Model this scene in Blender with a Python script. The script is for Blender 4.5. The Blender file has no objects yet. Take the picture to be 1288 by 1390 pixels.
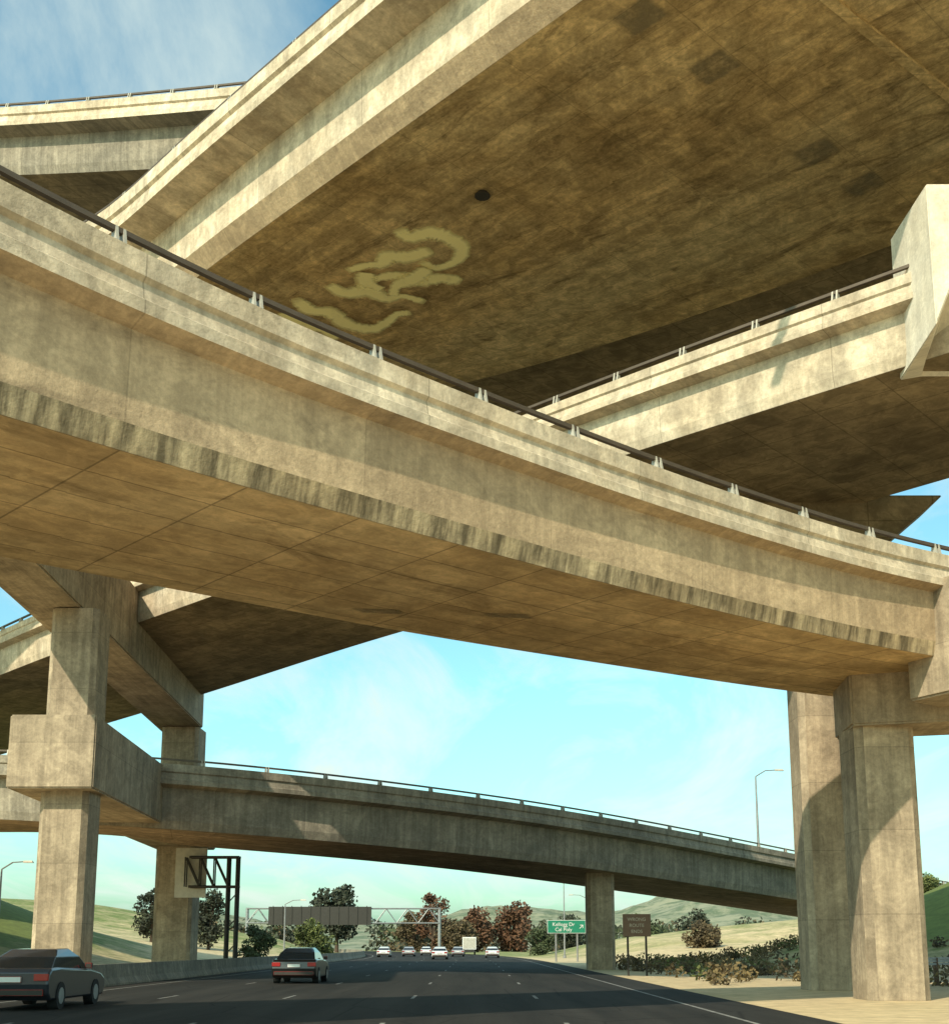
import bpy,bmesh,math,random
from mathutils import Vector, noise
# All positions are metres: x right, y ahead of the car the picture was taken from, z up.
random.seed(7)
EYE=1.5
col=bpy.context.scene.collection
# ---------------------------------------------------------------- materials
def nmat(name):
    m=bpy.data.materials.new(name);m.use_nodes=True
    nt=m.node_tree
    return m,nt,nt.nodes['Principled BSDF']
def N(nt,t,**k):
    n=nt.nodes.new(t)
    for a,b in k.items():
        if a in n.inputs: n.inputs[a].default_value=b
        else: setattr(n,a,b)
    return n
def ramp(nt,src,p0,p1,c0,c1):
    r=nt.nodes.new('ShaderNodeValToRGB')
    e=r.color_ramp.elements
    e[0].position=p0;e[1].position=p1
    e[0].color=(*c0,1);e[1].color=(*c1,1)
    nt.links.new(src,r.inputs[0]);return r.outputs[0]
def g(x): return (x,x,x)
def mul(nt,a,b,f=1.0):
    m=nt.nodes.new('ShaderNodeMix');m.data_type='RGBA';m.blend_type='MULTIPLY'
    m.inputs[0].default_value=f
    nt.links.new(a,m.inputs[6]);nt.links.new(b,m.inputs[7]);return m.outputs[2]
def mixc(nt,fac,a,b):
    m=nt.nodes.new('ShaderNodeMix');m.data_type='RGBA'
    nt.links.new(fac,m.inputs[0])
    for i,c in ((6,a),(7,b)):
        if isinstance(c,tuple): m.inputs[i].default_value=(*c,1)
        else: nt.links.new(c,m.inputs[i])
    return m.outputs[2]
def noi(nt,vec,scale,detail=5,rough=.6,dist=0):
    n=N(nt,'ShaderNodeTexNoise');n.inputs['Scale'].default_value=scale
    n.inputs['Detail'].default_value=detail;n.inputs['Roughness'].default_value=rough
    n.inputs['Distortion'].default_value=dist
    nt.links.new(vec,n.inputs['Vector']);return n.outputs[0]
def mapp(nt,vec,sc,loc=(0,0,0),rot=0):
    n=N(nt,'ShaderNodeMapping');n.inputs['Scale'].default_value=sc;n.inputs['Location'].default_value=loc;n.inputs['Rotation'].default_value=(0,0,rot)
    nt.links.new(vec,n.inputs['Vector']);return n.outputs[0]
def concrete(name,c1,c2,bw=2.4,bh=1.2,line=.4,streak=.3,big=.25,ss=(2.5,.12,1),blot=.35,fine=.2,ms=.02,c3=None,pv=.84,c4=None):
    m,nt,b=nmat(name)
    tc=N(nt,'ShaderNodeTexCoord').outputs['UV']
    base=mixc(nt,ramp(nt,noi(nt,tc,big,5,.62,.4),.38,.62,g(0),g(1)),c1,c2)
    if c3: base=mixc(nt,ramp(nt,noi(nt,mapp(nt,tc,(1,1,1),(37,11,0)),big*.5,6,.7,.6),.50,.66,g(0),g(.85)),base,c3)
    if c4: base=mixc(nt,ramp(nt,noi(nt,mapp(nt,tc,(.35,1,1),(7,51,0)),.55,8,.75,1.2),.53,.64,g(0),g(.75)),base,c4)
    f=noi(nt,tc,7,6,.8)
    base=mul(nt,base,ramp(nt,f,.3,.7,g(1-fine),g(1+fine*.4)))
    base=mul(nt,base,ramp(nt,noi(nt,tc,1.3,5,.7,.8),.42,.62,g(1-blot),g(1.0)))
    st=noi(nt,mapp(nt,tc,ss),1.0,4,.7)
    base=mul(nt,base,ramp(nt,st,.40,.62,g(1-streak),g(1.0)))
    br=N(nt,'ShaderNodeTexBrick');br.offset=0
    nt.links.new(tc,br.inputs['Vector'])
    br.inputs['Color1'].default_value=(1,1,1,1);br.inputs['Color2'].default_value=(pv,pv,pv,1)
    br.inputs['Mortar'].default_value=(*g(1-line),1);br.inputs['Scale'].default_value=1
    br.inputs['Mortar Size'].default_value=ms;br.inputs['Mortar Smooth'].default_value=.6
    br.inputs['Brick Width'].default_value=bw;br.inputs['Row Height'].default_value=bh
    base=mul(nt,base,br.outputs[0])
    nt.links.new(base,b.inputs['Base Color'])
    b.inputs['Roughness'].default_value=.95;b.inputs['Specular IOR Level'].default_value=.2
    bp=N(nt,'ShaderNodeBump');bp.inputs['Strength'].default_value=.4;bp.inputs['Distance'].default_value=.03
    nt.links.new(noi(nt,tc,9,2,.7),bp.inputs['Height']);nt.links.new(bp.outputs[0],b.inputs['Normal'])
    return m
def plain(name,c,rough=.6,metal=0,var=.25,sc=3,coat=0):
    m,nt,b=nmat(name)
    tc=N(nt,'ShaderNodeTexCoord').outputs['Object']
    nt.links.new(ramp(nt,noi(nt,tc,sc,4,.6),.3,.7,tuple(x*(1-var) for x in c),c),b.inputs['Base Color'])
    b.inputs['Roughness'].default_value=rough;b.inputs['Metallic'].default_value=metal
    if coat: b.inputs['Coat Weight'].default_value=coat
    return m
M={}
M['web']=concrete('concrete_web',(.76,.57,.37),(.60,.44,.28),4.8,30,.25,.18,.18,blot=.22,fine=.3,c4=(.46,.34,.22))
M['cham']=concrete('concrete_stained_edge',(.84,.66,.42),(.60,.45,.27),4.8,30,.2,.72,.3,(2.2,.35,1),.25)
M['para']=concrete('concrete_parapet',(.92,.78,.59),(.74,.60,.43),6,30,.4,.3,.4,(1.5,.4,1),.25,fine=.28)
M['cap']=concrete('concrete_pale',(.92,.84,.70),(.82,.73,.58),6,30,.3,.2,.4,(1.5,.4,1),.12,fine=.2)
M['sofA']=concrete('concrete_soffit',(.92,.66,.36),(.72,.49,.25),2.4,1.2,.5,.2,.35,(.2,1.5,1),.25,ms=.03,c3=(.50,.35,.18),c4=(.48,.32,.16))
M['sofB']=concrete('concrete_soffit_board',(1.0,.76,.41),(.88,.62,.30),4.8,1.2,.28,.28,.2,(.12,1.6,1),.35,.4,ms=.025,c3=(.40,.27,.12),pv=.93,c4=(.34,.23,.11))
M['sofC']=concrete('concrete_soffit_dark',(.48,.36,.21),(.32,.24,.14),2.4,1.2,.4,.2,.25,(.2,1.2,1),.35,ms=.03)
M['deck']=concrete('deck_surface',(.12,.12,.12),(.09,.09,.09),40,40,.1,.2,.3)
M['colm']=concrete('concrete_column',(.60,.48,.34),(.43,.34,.24),30,2.4,.3,.3,.35,(2.5,.15,1),.25,fine=.3)
M['ramp']=concrete('concrete_grey',(.46,.40,.31),(.34,.30,.24),5,30,.3,.3,.35,(2.5,.15,1),.25,fine=.3)
M['sofE']=concrete('concrete_soffit_grey',(.50,.36,.24),(.36,.26,.17),2.4,1.2,.4,.2,.25,(.2,1.2,1),.35,ms=.03)
M['metal']=plain('rail_metal',(.13,.10,.075),.6,.5)
M['post']=plain('post_metal',(.5,.47,.4),.6,.2)
M['dark']=plain('dark_steel',(.04,.035,.03),.6,.3)
M['galv']=plain('galvanised_steel',(.35,.35,.35),.5,.6)
M['glass']=plain('car_glass',(.02,.025,.03),.08,0,.1)
M['tyre']=plain('tyre_rubber',(.02,.02,.02),.9)
M['red']=plain('tail_light',(.35,.01,.01),.25)
M['white']=plain('white_paint',(.75,.75,.72),.6,0,.15,2)
M['green']=plain('sign_green',(.01,.22,.13),.5)
M['brown']=plain('sign_back',(.16,.10,.07),.7)
def leafmat(name,c):
    m,nt,b=nmat(name)
    tc=N(nt,'ShaderNodeTexCoord').outputs['Object']
    nt.links.new(ramp(nt,noi(nt,tc,.7,4,.7),.35,.68,tuple(x*.35 for x in c),tuple(min(1,x*1.5) for x in c)),b.inputs['Base Color'])
    b.inputs['Roughness'].default_value=.8
    return m
LG=leafmat('foliage_green',(.055,.07,.025));LD=leafmat('foliage_dark',(.035,.04,.02))
LR=leafmat('foliage_rust',(.12,.055,.025));LO=leafmat('foliage_olive',(.10,.07,.03));LB=leafmat('foliage_dry',(.15,.11,.045))
LL=leafmat('foliage_light',(.10,.12,.03))
BARK=plain('bark',(.09,.06,.04),.9)
# ---------------------------------------------------------------- mesh helpers
def empty(name):
    e=bpy.data.objects.new(name,None);col.objects.link(e);e.empty_display_size=.5;return e
def boxuv(me):
    uv=me.uv_layers.new(name='UVMap')
    for p in me.polygons:
        n=p.normal
        if abs(n.z)>.75: f=lambda c:(c.x,c.y)
        else:
            t=Vector((-n.y,n.x,0)).normalized();f=lambda c,t=t:(c.dot(t),c.z)
        for li in p.loop_indices:
            uv.data[li].uv=f(me.vertices[me.loops[li].vertex_index].co)
class MB:
    def __init__(s): s.v=[];s.f=[];s.m=[]
    def add(s,vs,fs,mi=0):
        o=len(s.v);s.v+=[tuple(x) for x in vs];s.f+=[[i+o for i in f] for f in fs];s.m+=[mi]*len(fs)
    def hexa(s,b,t,mi=0):
        n=len(b);s.add(list(b)+list(t),[list(range(n))[::-1],list(range(n,2*n))]+[[i,(i+1)%n,n+(i+1)%n,n+i] for i in range(n)],mi)
    def box(s,x0,x1,y0,y1,z0,z1,mi=0):
        s.hexa([(x0,y0,z0),(x1,y0,z0),(x1,y1,z0),(x0,y1,z0)],[(x0,y0,z1),(x1,y0,z1),(x1,y1,z1),(x0,y1,z1)],mi)
    def obox(s,c,a,b,h,mi=0):
        c=Vector(c);a=Vector(a);b=Vector(b);h=Vector(h)
        q=[-a-b,a-b,a+b,-a+b];s.hexa([c+x-h for x in q],[c+x+h for x in q],mi)
    def rod(s,p,q,r,n=6,mi=0,r2=None):
        p=Vector(p);q=Vector(q);r2=r if r2 is None else r2
        d=(q-p).normalized();a=d.orthogonal().normalized();b=d.cross(a)
        A=[];B=[]
        for i in range(n):
            t=2*math.pi*i/n;o=a*math.cos(t)+b*math.sin(t);A.append(p+o*r);B.append(q+o*r2)
        s.hexa(A,B,mi)
    def obj(s,name,mats,parent=None,bevel=0,smooth=False):
        me=bpy.data.meshes.new(name);me.from_pydata(s.v,[],s.f)
        for m in mats: me.materials.append(m)
        for p,mi in zip(me.polygons,s.m): p.material_index=mi;p.use_smooth=smooth
        bm=bmesh.new();bm.from_mesh(me);bmesh.ops.recalc_face_normals(bm,faces=bm.faces)
        if bevel: bmesh.ops.bevel(bm,geom=bm.edges[:],offset=bevel,segments=2,affect='EDGES',clamp_overlap=True)
        bm.to_mesh(me);bm.free();boxuv(me)
        o=bpy.data.objects.new(name,me);col.objects.link(o)
        if parent: o.parent=parent
        return o
def cr(P,n):
    P=[2*P[0]-P[1]]+P+[2*P[-1]-P[-2]];out=[]
    for i in range(1,len(P)-2):
        for k in range(n):
            t=k/n;a,b,c,d=P[i-1:i+3]
            out.append(.5*((2*b)+(c-a)*t+(2*a-5*b+4*c-d)*t*t+(3*b-a-3*c+d)*t**3))
    out.append(P[-2]);return out
def extend(P,e0,e1):
    P=list(P)
    if e0:
        d=(P[0]-P[min(6,len(P)-1)]);d.z=0;P.insert(0,P[0]+d.normalized()*e0)
    if e1:
        d=(P[-1]-P[max(0,len(P)-7)]);d.z=0;P.append(P[-1]+d.normalized()*e1)
    return P
def even(P,step):
    L=[0]
    for a,b in zip(P,P[1:]): L.append(L[-1]+(b-a).length)
    n=max(2,int(L[-1]/step));out=[];j=0
    for k in range(n+1):
        s=L[-1]*k/n
        while j<len(L)-2 and L[j+1]<s: j+=1
        t=(s-L[j])/max(1e-6,L[j+1]-L[j]);out.append(P[j].lerp(P[j+1],min(1,t)))
    return out
def smoothp(P,k):
    for _ in range(k): P=[P[0]]+[(a+b*2+c)/4 for a,b,c in zip(P,P[1:],P[2:])]+[P[-1]]
    return P
def bridge(name,near,far,s=1.0,ov=.6,D=1.9,width=9,steps=None,mats=('sofA','web','cham','para','deck'),e=(25,25),step=1.5,postgap=2.6,ch=(.10,.38)):
    par=empty(name)
    near=smoothp(even(extend(cr(near,12),*e),step),6)
    n=len(near)
    SS=[s(p) if callable(s) else s for p in near]
    T=[]
    for i in range(n):
        d=near[min(n-1,i+1)]-near[max(0,i-1)];d.z=0;T.append(d.normalized())
    side=1
    if far is not None:
        fp=even(extend(cr(far,12),60,60),.3)
        ws=[]
        for i in range(n):
            best=min(fp,key=lambda q:abs((q-near[i]).dot(T[i]))+ .02*(q-near[i]).length)
            dv=best-near[i];nn=Vector((-T[i].y,T[i].x,0));ws.append(dv.dot(nn))
        side=1 if sum(ws)>0 else -1
        ws=[abs(w) for w in ws]
        for _ in range(3): ws=[sum(ws[max(0,i-3):i+4])/len(ws[max(0,i-3):i+4]) for i in range(n)]
    else:
        ws=[width]*n
        side=1 if Vector((-T[n//2].y,T[n//2].x,0)).y>0 else -1
    C=[Vector((-t.y,t.x,0))*side for t in T]
    prof=[(0,0,'cham'),(ch[0],ch[1],'web'),(ch[0]+.04,D,'web'),(ov,D+.10,'para'),(ov,D+.30,'para'),(ov-.05,D+.34,'para'),(ov-.10,D+.60,'para'),(ov-.02,D+.66,'para'),(ov-.02,D+1.0,'para'),(ov-.28,D+1.0,'para'),(ov-.42,D+.32,'deck')]
    steps=steps or []
    names=['sof','web','cham','para','deck','sof2']
    matl=[M[x] for x in mats]
    verts=[]
    for i in range(n):
        P=near[i];c=C[i];w=ws[i];row=[];q=SS[i]
        for o,h,_ in prof: row.append(P-c*o*q+Vector((0,0,h*q)))
        for o,h,_ in reversed(prof): row.append(P+c*(w+o*q)+Vector((0,0,h*q)))
        for fr,h in steps: row.append(P+c*w*fr+Vector((0,0,h)))
        K=len(row);verts+=row
    segm=[p[2] for p in prof]+[p[2] for p in reversed(prof[:-1])]+['sof']+['sof']*len(steps)
    faces=[];mi=[];uvs=[]
    Ls=[0]
    for a,b in zip(near,near[1:]): Ls.append(Ls[-1]+(b-a).length)
    for i in range(n-1):
        acc=0
        for k in range(K):
            k2=(k+1)%K
            a,b=i*K+k,i*K+k2
            d=(verts[a]-verts[b]).length
            faces.append((a,b,b+K,a+K))
            nm=segm[k];idx=names.index(nm)
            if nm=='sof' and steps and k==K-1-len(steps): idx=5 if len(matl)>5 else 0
            mi.append(idx)
            if nm=='sof':
                va=(verts[a]-near[i]).dot(C[i]);vb=(verts[b]-near[i]).dot(C[i])
            else: va,vb=acc,acc+d
            uvs.append([(Ls[i],va),(Ls[i],vb),(Ls[i+1],vb),(Ls[i+1],va)])
            acc+=d
    nf=len(faces)
    faces.append(tuple(range(K)));faces.append(tuple(range((n-1)*K,n*K))[::-1]);mi+=[1,1]
    me=bpy.data.meshes.new('girder');me.from_pydata([tuple(v) for v in verts],[],faces)
    for m in matl: me.materials.append(m)
    uv=me.uv_layers.new(name='UVMap')
    for p in me.polygons:
        p.material_index=mi[p.index]
        if p.index<nf:
            for j,li in enumerate(p.loop_indices): uv.data[li].uv=uvs[p.index][j]
    bm=bmesh.new();bm.from_mesh(me);bmesh.ops.recalc_face_normals(bm,faces=bm.faces);bm.to_mesh(me);bm.free()
    o=bpy.data.objects.new('girder',me);col.objects.link(o);o.parent=par
    mb=MB()
    for sd in (0,1):
        pl=[]
        for i in range(n):
            off=(ov-.15)*SS[i]
            pl.append((near[i]-C[i]*off if sd==0 else near[i]+C[i]*(ws[i]+off))+Vector((0,0,(D+1.0)*SS[i])))
        pp=even(pl,postgap/3)
        h=Vector((0,0,.25))
        for a,b in zip(pp,pp[1:]):
            d=(b-a)*.503;nn=Vector((-d.y,d.x,0)).normalized()
            mb.obox((a+b)/2+h,d,nn*.05,(0,0,.045),0)
        for j in range(0,len(pp)-1,3):
            a=pp[j];d=(pp[j+1]-a).normalized();nn=Vector((-d.y,d.x,0)).normalized()
            for q in (-.07,.07):
                c=a+d*q
                mb.hexa([c+d*x*.025+nn*y*.11 for x,y in((-1,-1),(1,-1),(1,1),(-1,1))],[c+Vector((0,0,.30))+d*x*.025+nn*y*.05 for x,y in((-1,-1),(1,-1),(1,1),(-1,1))],1)
    mb.obj('railing',[M['metal'],M['post']],par)
    return par
def column(par,x,y,z0,z1,w,d,ch=.22,flare=0,fh=1.2,name='column'):
    def sec(w,d,z,c):
        a,b=w/2,d/2
        return [(x+px,y+py,z) for px,py in ((-a+c,-b),(a-c,-b),(a,-b+c),(a,b-c),(a-c,b),(-a+c,b),(-a,b-c),(-a,-b+c))]
    levels=[(z0,0)]
    if flare:
        for k in range(5):
            t=k/4;levels.append((z1-fh+fh*t,flare*t**1.4))
    else: levels.append((z1,0))
    V=[];Fc=[]
    for z,f in levels: V+=sec(w+f,d+f,z,ch)
    for i in range(len(levels)-1):
        for k in range(8): Fc.append([i*8+k,i*8+(k+1)%8,(i+1)*8+(k+1)%8,(i+1)*8+k])
    Fc.append(list(range(8))[::-1]);Fc.append([len(V)-8+i for i in range(8)])
    mb=MB();mb.add(V,Fc);return mb.obj(name,[M['colm']],par)
def prism(par,pts,z0,z1,name,mat='colm',bevel=.06):
    mb=MB();mb.hexa([(p[0],p[1],z0) for p in pts],[(p[0],p[1],z1) for p in pts]);return mb.obj(name,[M[mat]],par,bevel)
def V2(L,z): return [Vector((x,y,z)) for x,y in L]
# ---------------------------------------------------------------- bridges
zA,zC,zB=9.3,17.5,27.5
A=bridge('curved_overpass',V2([(-7.1,17.5),(-3.9,20.6),(-1.2,22.9),(2.3,25.9),(6.3,29.1),(10.4,32.1),(13.0,33.6)],zA),
         V2([(-9.6,24.4),(-6.2,27.1),(-1.9,30.7),(5.1,35.1),(9.7,38.1),(13.4,40.1)],zA),s=lambda p:min(1.34,1+.26*math.exp(-(p.y-16.5)/5.0)),ov=.50,D=1.75,step=1.0,e=(22,30))
C=bridge('middle_overpass',V2([(12.0,32.8),(5.7,38.5),(-4.3,48.2),(-21.8,66.2),(-38.9,85.0)],zC),
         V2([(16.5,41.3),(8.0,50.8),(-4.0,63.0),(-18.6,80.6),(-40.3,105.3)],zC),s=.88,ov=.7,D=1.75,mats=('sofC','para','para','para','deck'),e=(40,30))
n1=Vector((3.0,30.7,zB));n3=Vector((-9.8,44.1,zB))
dd=(n3-n1);LN=dd.length;dd=dd.normalized();nn=Vector((.723,.691,0))
n4=n3+dd*LN*.45;n5=n4+Vector((-.84,.54,0))*LN*.9;n6=n5+Vector((-.88,.47,0))*LN*.9
nb=[n1-dd*LN*.8,n1,n3,n4,n5,n6]
B=bridge('upper_viaduct',nb,[p+nn*w for p,w in zip(nb,(30,30,25,20,17,16))],s=1.5,ov=1.3,D=1.75,mats=('sofB','para','web','para','deck','sofC'),steps=[(.60,.7),(.60,0)],e=(30,20),postgap=4,ch=(.34,.42))  # far soffit strip gets darker concrete: shade under the deck put into its colour
G=bridge('high_flyover',[Vector(p) for p in((-32.6,63,43.7),(-25.2,60,41.7),(-15.9,55,38.7),(-8,50,35.7),(-1.3,46,33.4))],None,s=1.2,ov=.9,D=1.75,width=10,mats=('sofC','ramp','ramp','para','deck'),e=(60,40),postgap=3)
E=bridge('low_ramp_bridge',[Vector(p) for p in((-28.2,66,8.26),(-16.7,64,7.46),(-5.9,70,7.07),(6.83,80,6.42),(24.4,96,4.97),(41.9,112,3.36))],None,s=1.15,ov=.8,D=1.85,width=9,mats=('sofE','ramp','ramp','ramp','deck'),e=(40,40),postgap=3.4)
prism(C,[(-15.8,34),(-17.7,80.4),(-20.9,83.8),(-18.2,36.5)],15.5,zC+1.6,'bent_cap')
column(C,-16.75,51.8,0,15.45,1.98,2.0)
column(C,-19.0,80.9,0,15.45,2.4,2.5)
prism(E,[(-18.8,49.9),(-15.3,49.9),(-17.1,82.9),(-20.9,82.9)],7.74,10.74,'bent_cap')
column(E,8.3,84,0,7.3,1.8,1.8)
column(E,35.8,108,0,4.2,1.8,1.8)
column(A,11.97,36.9,0,zA-1.4,1.75,1.9)
prism(A,[(10.95,35.8),(18,33.7),(18.6,36.3),(11.2,38.4)],zA-1.5,zA+.5,'bent_cap')
column(C,12.5,44.9,0,zC-1.5,1.8,1.8)
mb=MB();y0,y1=43.7,46.1;mb.hexa([(9.8,y0,16.1),(15.2,y0,16.1),(15.2,y1,16.1),(9.8,y1,16.1)],[(8.8,y0,zC+.3),(17.2,y0,zC+.3),(17.2,y1,zC+.3),(8.8,y1,zC+.3)]);mb.obj('hammerhead_cap',[M['sofC']],C,.06)
prism(A,[(13.05,32.3),(16,34.6),(15,36.6),(12.1,34.2)],zA-1.1,zA+2.1,'bent_cap_end')
mb=MB();mb.hexa([(12.16,30.5,17.6),(12.75,30.5,19.0),(17,30.5,19.4),(17,30.5,21.7),(12.16,30.5,21.7)],[(12.08,33.2,17.3),(12.7,33.2,17.4),(17,33.2,17.4),(17,33.2,21.7),(12.08,33.2,21.7)]);mb.obj('bent_cap',[M['cap']],C,.03)
column(C,21.5,43,0,zC,2.4,2.4,flare=1.6,fh=2)
for par,x,y,z in ((B,26,26,zB),(B,-45,80,zB),(G,-60,66,36),(G,40,62,34),(A,-24,10,zA)):
    column(par,x,y,0,z+.3,2.4,2.4)
def alphamat(name,c,edge=.25,ns=1.5,thr=.5,mx=.85,lo=.35):
    m,nt,b=nmat(name);b.inputs['Base Color'].default_value=(*c,1);b.inputs['Roughness'].default_value=.9
    tc=N(nt,'ShaderNodeTexCoord');uv=tc.outputs['UV']
    sx=N(nt,'ShaderNodeSeparateXYZ');nt.links.new(uv,sx.inputs[0])
    def edgef(o):
        a=N(nt,'ShaderNodeMath',operation='SUBTRACT');nt.links.new(o,a.inputs[0]);a.inputs[1].default_value=.5
        c_=N(nt,'ShaderNodeMath',operation='ABSOLUTE');nt.links.new(a.outputs[0],c_.inputs[0])
        r=N(nt,'ShaderNodeMapRange');r.inputs[1].default_value=.5;r.inputs[2].default_value=.5-edge
        nt.links.new(c_.outputs[0],r.inputs[0]);return r.outputs[0]
    e=N(nt,'ShaderNodeMath',operation='MULTIPLY');nt.links.new(edgef(sx.outputs[0]),e.inputs[0]);nt.links.new(edgef(sx.outputs[1]),e.inputs[1])
    nn_=noi(nt,tc.outputs['Object'],ns,5,.7);r=N(nt,'ShaderNodeMapRange');r.inputs[1].default_value=thr-.15;r.inputs[2].default_value=thr+.1;r.inputs[3].default_value=lo
    nt.links.new(nn_,r.inputs[0])
    f=N(nt,'ShaderNodeMath',operation='MULTIPLY');nt.links.new(e.outputs[0],f.inputs[0]);nt.links.new(r.outputs[0],f.inputs[1])
    f2=N(nt,'ShaderNodeMath',operation='MULTIPLY');nt.links.new(f.outputs[0],f2.inputs[0]);f2.inputs[1].default_value=mx
    tr=N(nt,'ShaderNodeBsdfTransparent');mx_=N(nt,'ShaderNodeMixShader')
    nt.links.new(f2.outputs[0],mx_.inputs[0]);nt.links.new(tr.outputs[0],mx_.inputs[1]);nt.links.new(b.outputs[0],mx_.inputs[2])
    nt.links.new(mx_.outputs[0],nt.nodes['Material Output'].inputs[0]);return m
PAINT=alphamat('graffiti_paint',(1.0,.90,.46),.28,1.6,.36,1.0,.75)
STAIN=alphamat('dark_patch',(.22,.18,.11),.12,1.5,.45,.55)
def quads(name,qs,mat,par):
    vs=[];fs=[]
    for q in qs: fs.append(list(range(len(vs),len(vs)+4)));vs+=[tuple(x) for x in q]
    me=bpy.data.meshes.new(name);me.from_pydata(vs,[],fs);me.materials.append(mat)
    uv=me.uv_layers.new(name='UVMap')
    for p in me.polygons:
        for li,c in zip(p.loop_indices,((0,0),(1,0),(1,1),(0,1))): uv.data[li].uv=c
    o=bpy.data.objects.new(name,me);col.objects.link(o);o.parent=par;return o
def ribbon(name,strokes,w,z,mat,par):
    vs=[];fs=[];uvs=[];kk=0
    for si,st in enumerate(strokes):
        P=cr([Vector((p[0],p[1],z-.006)) for p in st],8);n=len(P);o=len(vs)
        for i,p in enumerate(P):
            kk+=1;p.z=z-.006-.0004*kk
            t=i/(n-1);ww=w*(.65+.6*math.sin(math.pi*min(1,t*1.25+.08))**.7)*(.85+.3*random.random())
            d=(P[min(n-1,i+1)]-P[max(0,i-1)]);d.z=0;d=d.normalized();q=Vector((-d.y,d.x,0))*max(.12,ww)
            vs+=[tuple(p-q),tuple(p+q)]
        for i in range(n-1):
            fs.append([o+2*i,o+2*i+2,o+2*i+3,o+2*i+1])
            a=.02+.96*i/(n-1);b=.02+.96*(i+1)/(n-1)
            fa=lambda a:.5 if .12<a<.88 else (a/.12*.5 if a<=.12 else 1-(1-a)/.12*.5)
            a=fa(a);b=fa(b);uvs.append(((a,0),(b,0),(b,1),(a,1)))
    me=bpy.data.meshes.new(name);me.from_pydata(vs,[],fs);me.materials.append(mat)
    uv=me.uv_layers.new(name='UVMap')
    for p in me.polygons:
        for li,c in zip(p.loop_indices,uvs[p.index]): uv.data[li].uv=c
    o=bpy.data.objects.new(name,me);col.objects.link(o);o.parent=par;return o
S=[[(-2.84,42.0),(-2.4,42.6),(-1.7,42.3),(-1.0,42.6),(-.5,43.3),(-.7,44.2),(-1.5,44.7),(-2.1,44.2)],
   [(-1.6,43.4),(-2.5,43.9),(-3.3,43.9),(-3.6,44.4),(-4.2,44.5),(-5.0,44.9)],
   [(-5.85,45.9),(-5.2,46.6),(-4.3,46.4),(-3.6,47.0),(-2.9,46.8),(-2.0,47.3)],
   [(-.5,45.7),(-1.3,45.4),(-2.2,45.6),(-3.1,45.2),(-4.0,45.5),(-4.7,46.2)],
   [(-7.3,46.9),(-6.8,47.9),(-6.0,48.1),(-5.4,49.1),(-4.4,49.5),(-3.7,48.9),(-3.2,48.2),(-2.6,48.1)],
   [(-1.8,44.6),(-2.4,45.4),(-3.1,45.9),(-3.3,46.7)],[(-4.2,44.9),(-4.3,45.6),(-3.7,46.2)],
   [(-8.0,48.0),(-7.4,49.0),(-6.5,49.5),(-6.0,50.4)]]
ribbon('faded_graffiti',S,.43,zB,PAINT,B)
qs=[]
for x,y in ((4.7,31.3),(7.2,33.4),(11.4,37.5),(13.5,39.3)):
    c=Vector((x,y,zB-.012));a=dd*.7;b=nn*.6
    qs.append([c-a-b,c+a-b,c+a+b,c-a+b])
quads('soffit_patch',qs,STAIN,B)
mb=MB();mb.rod((.28,39.8,zB+.1),(.28,39.8,zB-.12),.2,12);mb.rod((.28,39.8,zB-.1),(.28,39.8,zB-.14),.28,12);mb.obj('deck_drain',[M['dark']],B)
mb=MB();d=Vector((4.7,3.9,0)).normalized()
mb.obox((12.35,32.65,zB-.05),d*12,Vector((-d.y,d.x,0))*.16,(0,0,.05));mb.obj('hinge_joint',[M['sofB']],B)
qs=[]
for x,y in ((-2.24,28.6),(.81,29.0)):
    c=Vector((x,y,zA-.01));qs.append([c+Vector(x) for x in((-.7,-.25,0),(.5,-.1,0),(.7,.4,0),(-.5,.2,0))])
quads('soffit_stain',qs,STAIN,A)
# ---------------------------------------------------------------- ground, road, hills
def xc(y): return -(max(0,y-120)**2)/2000.0
def bump(x,y):
    h=0
    for cx,cy,sx,sy,hh in ((-56,100,15,16,9),(43,88,11,13,8.5),(-72,225,26,26,7),(60,190,30,30,6),(-95,160,30,40,9)):
        h+=hh*math.exp(-((x-cx)/sx)**2/2-((y-cy)/sy)**2/2)
    e=max(0,min(1,(abs(x+3-xc(min(y,500)))-14)/14));e=e*e*(3-2*e)
    return h*e+ (noise.noise((x*.08,y*.08,0))*.25*e if abs(x)<300 and abs(y)<400 else 0)
def graded():
    a=[0];d=2.5
    while a[-1]<6000:
        if a[-1]>140: d*=1.1
        a.append(a[-1]+d)
    return [-x for x in a[:0:-1]]+a
xs=graded();ys=[y+80 for y in graded()]
nx,ny=len(xs),len(ys)
me=bpy.data.meshes.new('ground')
me.from_pydata([(x,y,bump(x,y)) for y in ys for x in xs],[],[(j*nx+i,j*nx+i+1,(j+1)*nx+i+1,(j+1)*nx+i) for j in range(ny-1) for i in range(nx-1)])
for p in me.polygons: p.use_smooth=True
at=me.color_attributes.new('irrigated','FLOAT_COLOR','POINT')
for i,v in enumerate(me.vertices):
    x,y=v.co.x,v.co.y
    q=max(math.exp(-((x-cx)/sx)**2/2-((y-cy)/sx)**2/2) for cx,cy,sx in((-52,96,18),(41,84,15)))
    if 110<y<1500: q=max(q,min(.45,(y-110)/200))
    at.data[i].color=(q,q,q,1)
m,nt,b=nmat('dry_grass_ground');tc=N(nt,'ShaderNodeTexCoord').outputs['Object']
av=N(nt,'ShaderNodeAttribute',attribute_name='irrigated').outputs['Fac']
cc=mixc(nt,ramp(nt,noi(nt,tc,.035,5,.6),.54,.68,g(0),g(.7)),(.60,.46,.26),(.34,.30,.11))
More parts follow.
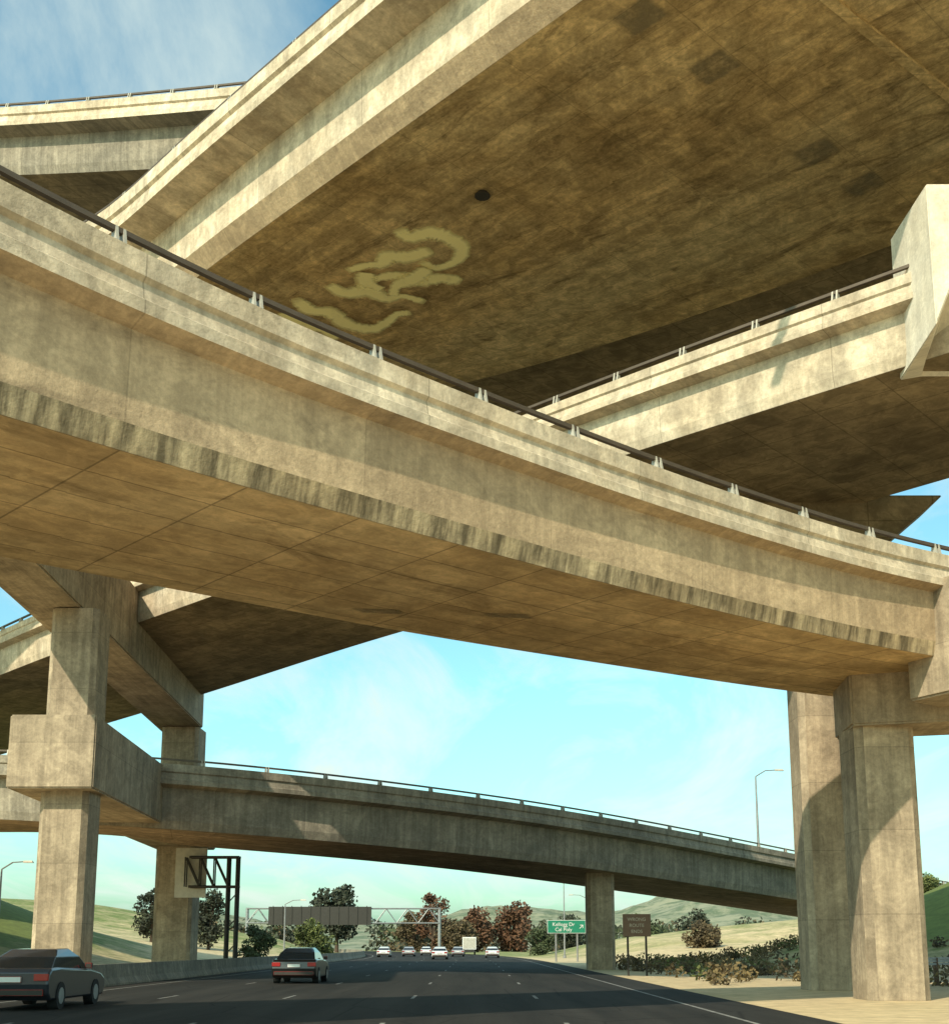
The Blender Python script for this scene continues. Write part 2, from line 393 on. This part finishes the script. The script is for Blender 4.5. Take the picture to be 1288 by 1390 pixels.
mm=N(nt,'ShaderNodeMath',operation='ADD');nt.links.new(av,mm.inputs[0]);nt.links.new(noi(nt,tc,.25,6,.75),mm.inputs[1])
cc=mixc(nt,ramp(nt,mm.outputs[0],.70,1.05,g(0),g(1)),cc,(.15,.19,.04))
cc=mul(nt,cc,ramp(nt,noi(nt,tc,1.5,6,.7),.3,.7,g(.6),g(1.1)));nt.links.new(cc,b.inputs['Base Color']);b.inputs['Roughness'].default_value=1
me.materials.append(m);o=bpy.data.objects.new('ground',me);col.objects.link(o)
def strip(name,x0,x1,y0,y1,z,mat,st=8):
    vs=[];n=max(1,int((y1-y0)/st))
    for k in range(n+1):
        y=y0+(y1-y0)*k/n;vs+=[(x0+xc(y),y,z),(x1+xc(y),y,z)]
    mb=MB();mb.add(vs,[[2*k,2*k+1,2*k+3,2*k+2] for k in range(n)]);return mb.obj(name,[mat])
m,nt,b=nmat('asphalt');tc=N(nt,'ShaderNodeTexCoord').outputs['Object']
cc=ramp(nt,noi(nt,mapp(nt,tc,(1.2,.06,1)),.8,5,.6),.35,.7,(.022,.021,.019),(.042,.039,.035))
cc=mul(nt,cc,ramp(nt,noi(nt,tc,30,3,.7),.3,.7,g(.7),g(1.2)))
ck=N(nt,'ShaderNodeTexVoronoi',feature='DISTANCE_TO_EDGE');ck.inputs['Scale'].default_value=.35;nt.links.new(mapp(nt,tc,(1,.5,1)),ck.inputs['Vector'])
cc=mul(nt,cc,ramp(nt,ck.outputs[0],.0,.012,g(.5),g(1)))
nt.links.new(cc,b.inputs['Base Color']);b.inputs['Roughness'].default_value=.9;b.inputs['Specular IOR Level'].default_value=.1
strip('freeway_road',-13.8,7.2,22,520,.012,m)
CP=concrete('bounce_pavement',(.64,.55,.42),(.56,.48,.36),3.65,4.6,.5,.1,.2,(1,.1,1),.1)
strip('bounce_pavement',-13.8,7.2,-160,22,.012,CP)  # unseen pale stretch, added to bounce sunlight up onto the soffits
LM=plain('lane_paint',(.30,.29,.27),.8,0,.7,3)
mb=MB()
def mk(x,y0,y1): mb.add([(x-.05+xc(y0),y0,.018),(x+.05+xc(y0),y0,.018),(x+.05+xc(y1),y1,.018),(x-.05+xc(y1),y1,.018)],[[0,1,2,3]])
for x in (-12.7,5.5):
    for k in range(-10,60): mk(x,k*8.,k*8.+8)
for x in (-9.1,-5.5,-1.8,1.8):
    for k in range(-5,36): mk(x,k*14.+9,k*14.+11.4)
mb.obj('lane_markings',[LM])
mb=MB()
for k in range(-10,70):
    y0=k*6.0;y1=y0+5.97
    P=[(-.3,0),(-.3,.08),(-.16,.3),(-.09,.82),(.09,.82),(.16,.3),(.3,.08),(.3,0)]
    mb.hexa([(-14.2+a+xc(y0),y0,b) for a,b in P],[(-14.2+a+xc(y1),y1,b) for a,b in P])
mb.obj('concrete_barrier',[M['ramp']])
mb=MB();pr=[]
for k in range(0,14):
    x=17+k*1.5;y=50+k*1.3;z=bump(x,y)+.35;pr.append(Vector((x,y,z)))
    mb.box(x-.08,x+.08,y-.08,y+.08,z-.8,z+.75,1)
for a,b in zip(pr,pr[1:]):
    for h in (.5,.62,.72): mb.obox((a+b)/2+Vector((-.05,-.1,h)),(b-a)*.51,(.02,-.02,0),(0,0,.045))
mb.obj('guardrail',[M['galv'],M['brown']])
def hz(x,y):
    prof=math.exp(-((y-900)/190)**2)
    r=16+30*math.exp(-((x-165)/62)**2)+10*math.exp(-((x-20)/60)**2)+14*math.exp(-((x-420)/120)**2)+8*math.exp(-((x+260)/120)**2)
    r+=noise.noise((x*.012,y*.012,3))*7
    return r*prof+noise.noise((x*.06,y*.06,1))*2.5*prof+noise.noise((x*.16,y*.16,5))*2.2*prof-1.5
xs=[-900+i*9 for i in range(230)];ys=[480+j*12 for j in range(62)];nx=len(xs)
me=bpy.data.meshes.new('hills');me.from_pydata([(x,y,hz(x,y)) for y in ys for x in xs],[],[(j*nx+i,j*nx+i+1,(j+1)*nx+i+1,(j+1)*nx+i) for j in range(len(ys)-1) for i in range(nx-1)])
m,nt,b=nmat('hill_scrub');tc=N(nt,'ShaderNodeTexCoord').outputs['Object']
cc=mixc(nt,ramp(nt,noi(nt,tc,.06,9,.75),.44,.56,g(0),g(1)),(.24,.24,.16),(.10,.13,.075))
nt.links.new(cc,b.inputs['Base Color']);b.inputs['Roughness'].default_value=1
me.materials.append(m);o=bpy.data.objects.new('hills',me);col.objects.link(o)
# ---------------------------------------------------------------- trees
def leaves(mb,c,r,n,size,mi=0,rnd=random):
    for _ in range(n):
        while 1:
            p=Vector((rnd.uniform(-1,1),rnd.uniform(-1,1),rnd.uniform(-1,1)))
            if p.length<1: break
        p=Vector((p.x*r[0],p.y*r[1],p.z*r[2]))+c
        a=Vector((rnd.gauss(0,1),rnd.gauss(0,1),rnd.gauss(0,1))).normalized();b=a.orthogonal().normalized()
        s=size*rnd.uniform(.5,1.2)
        mb.add([p-a*s-b*s*.6,p+a*s-b*s*.6,p+a*s*.8+b*s*.6,p-a*s*.7+b*s*.7],[[0,1,2,3]],mi)
def tree(name,x,y,top,w,mat,tall=.7,dens=1.0):
    z0=bump(x,y);h=max(1.5,top-z0)
    par=empty(name);t=MB();cr_=MB()
    th=h*(1-tall)
    t.rod((x,y,z0-.3),(x,y,z0+th+.2*h),.035*h,7,0,.015*h)
    K=21
    for k in range(K):
        a=random.uniform(0,6.28);q=(k+random.random())/K*.93;zz=th+(h-th)*q
        rad=w*.5*math.sin(math.pi*(.18+.74*q))*random.uniform(.2,.8)
        c=Vector((x+rad*math.cos(a),y+rad*math.sin(a),z0+zz))
        t.rod((x,y,z0+min(th+.1*h,zz*.8)),c,.012*h,5,0,.004*h)
        rr=w*random.uniform(.15,.26);leaves(cr_,c,(rr,rr,rr*.8),int(130*dens),w*.032)
    t.obj('trunk_and_limbs',[BARK],par);cr_.obj('crown',[mat],par)
tree('broadleaf_tree',-33.5,310,15.5,14,LD)
tree('rust_leaf_tree',-10.7,330,15.5,10,LR,.9);tree('olive_tree',.8,330,10.8,12,LR,.9)
tree('rust_leaf_tree',10.3,335,12.2,13,LR,.92);tree('olive_tree',-16.5,345,10.8,9,LO,.85)
tree('broadleaf_tree',-31.3,150,7.9,5.2,LD,.85);tree('broadleaf_tree',-40.6,160,8.4,5,LD,.8);tree('broadleaf_tree',-34.8,150,5.8,4.5,LG,.85)
tree('green_shrub',-18.7,110,3.1,3.4,LG,.95);tree('green_shrub',-16.8,132,3.8,4.5,LL,.95);tree('green_shrub',10.5,200,4.1,5,LG,.95)
tree('olive_tree',-4.4,322,7.3,12,LO,.92);tree('green_shrub',34.3,96,6.6,2.6,LL,.95)
tree('green_shrub',27,150,3.9,5,LO,.95);tree('broadleaf_tree',18,240,7,7,LD,.85)
tree('broadleaf_tree',30,230,6.5,8,LG,.9);tree('broadleaf_tree',45,260,8,9,LD,.9)
mb=MB()
for k in range(260):
    x=random.uniform(-150,150);y=random.uniform(350,430)
    if abs(x+3-xc(y))<15: continue
    r=random.uniform(2.2,4.2);z=random.uniform(2.5,7)
    leaves(mb,Vector((x,y,z)),(r*1.4,r,r),55,.6,random.choice([0,0,1,2]))
    leaves(mb,Vector((x,y,1.5)),(r*1.4,r,2),30,.6,random.choice([0,1]))
mb.obj('distant_trees',[LD,LO,LG])
mb=MB()
for k in range(240):
    x=random.uniform(9.5,27);y=random.uniform(50,115);r=random.uniform(.3,.75)
    if math.hypot(x-8.3,y-84)<2: continue
    leaves(mb,Vector((x,y,bump(x,y)+r*.5)),(r,r,r*.9),55,.10,random.choice([0,0,1,2]))
mb.obj('roadside_brush',[LB,LO,LL])
# ---------------------------------------------------------------- signs & lamps
def lamp(name,x,d,top,z0,arm):
    par=empty(name);mb=MB()
    mb.rod((x,d,z0),(x,d,top-.5),.11,8,0,.06)
    mb.rod((x,d,top-.5),(x+arm*.5,d,top-.05),.05,6);mb.rod((x+arm*.5,d,top-.05),(x+arm,d,top),.04,6)
    mb.rod((x,d,z0),(x,d,z0+.4),.2,8)
    mb.obj('pole',[M['galv']],par)
    h=MB();s=1 if arm>0 else -1
    h.hexa([(x+arm+a*s,d+b,top-.08) for a,b in((0,-.08),(.7,-.15),(.7,.15),(0,.08))],[(x+arm+a*s,d+b,top+.07) for a,b in((0,-.05),(.6,-.1),(.6,.1),(0,.05))]);h.obj('lamp_head',[M['post']],par,.02)
lamp('street_lamp',21.7,96,14.9,8.0,1.5);lamp('street_lamp',11.3,160,10,0,-2.6);lamp('street_lamp',-31.5,84,7.05,0,1.4)
lamp('street_lamp',-22.4,150,6.9,0,1.8);lamp('street_lamp',16.8,190,9.1,0,-2)
par=empty('overhead_sign_gantry');mb=MB();d=290
xa_,xb_=-52.0,-8.0;zt,zb=10.0,6.7
for yy in (d,d+1.5):
    for z in (zt,zb): mb.rod((xa_,yy,z),(xb_,yy,z),.16)
    n=18
    for k in range(n):
        x0=xa_+(xb_-xa_)*k/n;x1=xa_+(xb_-xa_)*(k+1)/n
        mb.rod((x0,yy,zt if k%2 else zb),(x1,yy,zb if k%2 else zt),.1)
for x in (xa_,xb_): mb.rod((x,d+.3,0),(x,d+.3,zt+.2),.35,8);mb.rod((x,d+1.2,0),(x,d+1.2,zt+.2),.25,8)
mb.obj('truss',[M['galv']],par)
mb=MB();x0,x1=-47.0,-23.5;mb.box(x0,x1,d-.55,d-.4,6.3,10.4)
for k in range(11):
    x=x0+(x1-x0)*(k+.5)/11;mb.box(x-.08,x+.08,d-.7,d-.55,6.2,10.6)
mb.obj('sign_panel',[M['dark']],par)
par=empty('cantilever_sign');mb=MB();d=76
px,qx,zt,zb=-14.6,-17.2,6.8,5.03
for dy in (0,.5):
    mb.rod((px-.25,d+dy,0),(px-.25,d+dy,zt),.1,8);mb.rod((px+.3,d+dy,0),(px+.3,d+dy,zt),.1,8)
    mb.rod((px+.4,d+dy,zt),(qx,d+dy,zt),.08);mb.rod((px+.4,d+dy,zb),(qx,d+dy,zb),.08)
    for k in range(3):
        xa=px-.25+(qx-px)*k/3;xb=px-.25+(qx-px)*(k+1)/3;mb.rod((xa,d+dy,zb),(xb,d+dy,zt),.05);mb.rod((xb,d+dy,zb),(xb,d+dy,zt),.05)
for z in (1,2.5,4): mb.rod((px-.25,d,z),(px+.3,d,z+.6),.04)
mb.obj('frame',[M['dark']],par)
mb=MB();mb.box(-18.2,-16.3,d+.7,d+.8,4.4,7.4);mb.obj('sign_panel',[M['post']],par)
def text(s,x,y,z,size,par,mat):
    c=bpy.data.curves.new('legend','FONT');c.body=s;c.size=size;c.extrude=.005;c.align_x='CENTER'
    o=bpy.data.objects.new('legend',c);col.objects.link(o);o.location=(x,y,z);o.rotation_euler=(math.pi/2,0,0);c.materials.append(mat);o.parent=par
par=empty('green_exit_sign');d=125;ax,bx,az_,bz=7.2,10.9,4.0,2.8
mb=MB();mb.box(ax,bx,d,d+.06,bz,az_,0);mb.box(ax-.04,bx+.04,d+.01,d+.05,bz-.04,az_+.04,1);mb.obj('panel',[M['green'],M['white']],par)
mb=MB()
for x in (ax+.8,bx-.8): mb.rod((x,d+.2,0),(x,d+.2,az_),.09,8)
mb.obj('posts',[M['galv']],par)
mx=(ax+bx)/2-.3;mz=(az_+bz)/2
text('Kellogg Dr',mx,d-.02,mz+.06,.5,par,M['white']);text('Cal Poly',mx,d-.02,mz-.44,.5,par,M['white']);text('↗',bx-.4,d-.02,mz-.2,.7,par,M['white'])
par=empty('roadside_sign');d=66
mb=MB();mb.box(7.7,9.15,d,d+.04,2.0,3.15);mb.obj('panel',[M['brown']],par,.01)
mb=MB()
for x in (7.95,8.9): mb.box(x-.05,x+.05,d+.05,d+.15,0,3.05)
mb.obj('posts',[M['dark']],par)
for i,s in enumerate(('WRONG','ROUTE','ENDS')): text(s,8.42,d-.01,2.8-.31*i,.24,par,M['post'])
# ---------------------------------------------------------------- vehicles
def car(x,y,paint,name='sedan_car'):
    par=empty(name)
    prof=[(-2.1,.24),(-2.28,.38),(-2.32,.62),(-2.26,.88),(-2.1,.98),(-1.5,1.0),(-.6,.97),(1.0,.93),(1.9,.82),(2.25,.68),(2.32,.45),(2.15,.24)]
    bm=bmesh.new();n=len(prof);rings=[]
    for hw,k in ((-.9,.9),(-.86,1),(.86,1),(.9,.9)):
        rings.append([bm.verts.new((x+hw,y+a*(.985 if k<1 else 1),.6+(b-.6)*k)) for a,b in prof])
    for r0,r1 in zip(rings,rings[1:]):
        for i in range(n): bm.faces.new((r0[i],r0[(i+1)%n],r1[(i+1)%n],r1[i]))
    bm.faces.new(rings[0]);bm.faces.new(rings[-1][::-1])
    bmesh.ops.recalc_face_normals(bm,faces=bm.faces)
    me=bpy.data.meshes.new('body');bm.to_mesh(me);bm.free();me.materials.append(paint)
    o=bpy.data.objects.new('body',me);col.objects.link(o);o.parent=par
    md=o.modifiers.new('b','BEVEL');md.width=.06;md.segments=3
    bm=bmesh.new()
    lo=[(-.8,-1.85,.95),(.8,-1.85,.95),(.8,1.15,.90),(-.8,1.15,.90)];mid=[(-.7,-1.3,1.25),(.7,-1.3,1.25),(.7,.55,1.25),(-.7,.55,1.25)];hi=[(-.56,-.85,1.43),(.56,-.85,1.43),(.56,.1,1.45),(-.56,.1,1.45)]
    V=[bm.verts.new((x+a,y+b,c)) for a,b,c in lo+mid+hi]
    s1=[bm.faces.new([V[i] for i in q]) for q in ((0,1,5,4),(1,2,6,5),(2,3,7,6),(3,0,4,7))]
    for q in ((4,5,9,8),(5,6,10,9),(6,7,11,10),(7,4,8,11),(8,9,10,11)): bm.faces.new([V[i] for i in q])
    bmesh.ops.inset_individual(bm,faces=s1,thickness=.06,depth=-.012)
    for f_ in s1: f_.material_index=1
    bmesh.ops.recalc_face_normals(bm,faces=bm.faces)
    me=bpy.data.meshes.new('cabin');bm.to_mesh(me);bm.free();me.materials.append(paint);me.materials.append(M['glass'])
    o=bpy.data.objects.new('cabin',me);col.objects.link(o);o.parent=par
    md=o.modifiers.new('b','BEVEL');md.width=.04;md.segments=2
    mb=MB()
    for sx in (-1,1):
        for wy in (-1.4,1.4):
            mb.rod((x+sx*.68,y+wy,.33),(x+sx*.92,y+wy,.33),.33,20,0);mb.rod((x+sx*.9,y+wy,.33),(x+sx*.93,y+wy,.33),.2,12,1)
    mb.obj('wheels',[M['tyre'],M['galv']],par)
    mb=MB()
    for sx in (-1,1): mb.box(x+sx*.72-.17,x+sx*.72+.17,y-2.34,y-2.25,.7,.86,0);mb.box(x+sx*.93-.08,x+sx*.93+.08,y+.6,y+.75,.95,1.08,2)
    mb.box(x-.26,x+.26,y-2.35,y-2.3,.66,.8,1);mb.box(x-.8,x+.8,y-2.37,y-2.28,.36,.5,2)
    mb.obj('lights_and_trim',[M['red'],M['white'],M['dark']],par,.01)
paints=[plain('paint_'+n,c,.3,.2,.05,1,.6) for n,c in (('graphite',(.03,.035,.045)),('black',(.015,.015,.015)),('white',(.7,.7,.68)),('silver',(.35,.35,.36)),('red',(.3,.03,.02)),('blue',(.03,.06,.15)))]
for x,y,k in ((-10.9,32.4,0),(-7.3,54,1),(-3.6,150,2),(0,190,3),(3.6,170,2),(-7.3,190,3),(-3.6,215,2),(0,235,5),(-10.9,180,2)):
    car(x+xc(y),y,paints[k])
par=empty('box_truck');y=225;x=3.6+xc(y)+1;mb=MB()
mb.box(x-1.2,x+1.2,y,y+6,.95,3.1,0);mb.box(x-1.05,x+1.05,y+6.2,y+8,.6,2.3,0);mb.box(x-.9,x+.9,y+.1,y+7.8,.5,.9,1)
mb.box(x-1.1,x+1.1,y-.04,y-.005,1.1,2.95,2);mb.obj('body',[M['white'],M['dark'],M['post']],par,.03)
mb=MB()
for sx in (-1,1):
    for wy in (1.2,7): mb.rod((x+sx*.8,y+wy,.48),(x+sx*1.1,y+wy,.48),.48,16)
mb.obj('wheels',[M['tyre']],par)
# ---------------------------------------------------------------- light
EL=math.radians(38);az=math.atan2(-.50,-.866)
S=Vector((math.sin(az)*math.cos(EL),math.cos(az)*math.cos(EL),math.sin(EL)))
ld=bpy.data.lights.new('sun','SUN');ld.energy=5.0;ld.angle=math.radians(.6);ld.color=(1,.89,.68)
lo=bpy.data.objects.new('sun',ld);col.objects.link(lo);lo.rotation_euler=S.to_track_quat('Z','Y').to_euler()
w=bpy.data.worlds.new('World');bpy.context.scene.world=w;w.use_nodes=True;nt=w.node_tree
bg=nt.nodes['Background'];bg.inputs[1].default_value=.15
sk=N(nt,'ShaderNodeTexSky',sky_type='NISHITA',sun_disc=False,sun_elevation=EL,sun_rotation=az%(2*math.pi),dust_density=2.0,air_density=1.0,ozone_density=1.0)
tc=N(nt,'ShaderNodeTexCoord').outputs['Generated']
sx=N(nt,'ShaderNodeSeparateXYZ');nt.links.new(tc,sx.inputs[0])
ad=N(nt,'ShaderNodeMath',operation='ADD');nt.links.new(sx.outputs[2],ad.inputs[0]);ad.inputs[1].default_value=.12
dv=N(nt,'ShaderNodeVectorMath',operation='DIVIDE');nt.links.new(tc,dv.inputs[0])
cb=N(nt,'ShaderNodeCombineXYZ')
for i in range(3): nt.links.new(ad.outputs[0],cb.inputs[i])
nt.links.new(cb.outputs[0],dv.inputs[1])
cl=noi(nt,mapp(nt,dv.outputs[0],(2.2,.75,0),(3.5,1.0,0),.5),1.0,9,.62,.8)
fac=ramp(nt,cl,.44,.70,g(0),g(.9))
tint=N(nt,'ShaderNodeMix',data_type='RGBA',blend_type='MULTIPLY');tint.inputs[0].default_value=1
nt.links.new(sk.outputs[0],tint.inputs[6]);tint.inputs[7].default_value=(1.12,1.75,1.52,1)
nt.links.new(mixc(nt,fac,tint.outputs[2],(5.7,6.5,5.9)),bg.inputs[0])
# ---------------------------------------------------------------- camera (phone, tilted up, crop below centre)
cd=bpy.data.cameras.new('camera');cd.sensor_fit='HORIZONTAL';cd.sensor_width=36;cd.lens=47.516
cd.shift_y=.2073;cd.clip_end=9000
co=bpy.data.objects.new('camera',cd);col.objects.link(co);co.location=(0,0,EYE);co.rotation_euler=(math.radians(100.76),0,0)
bpy.context.scene.camera=co
vs=bpy.context.scene.view_settings;vs.view_transform='Standard';vs.look='None';vs.exposure=0
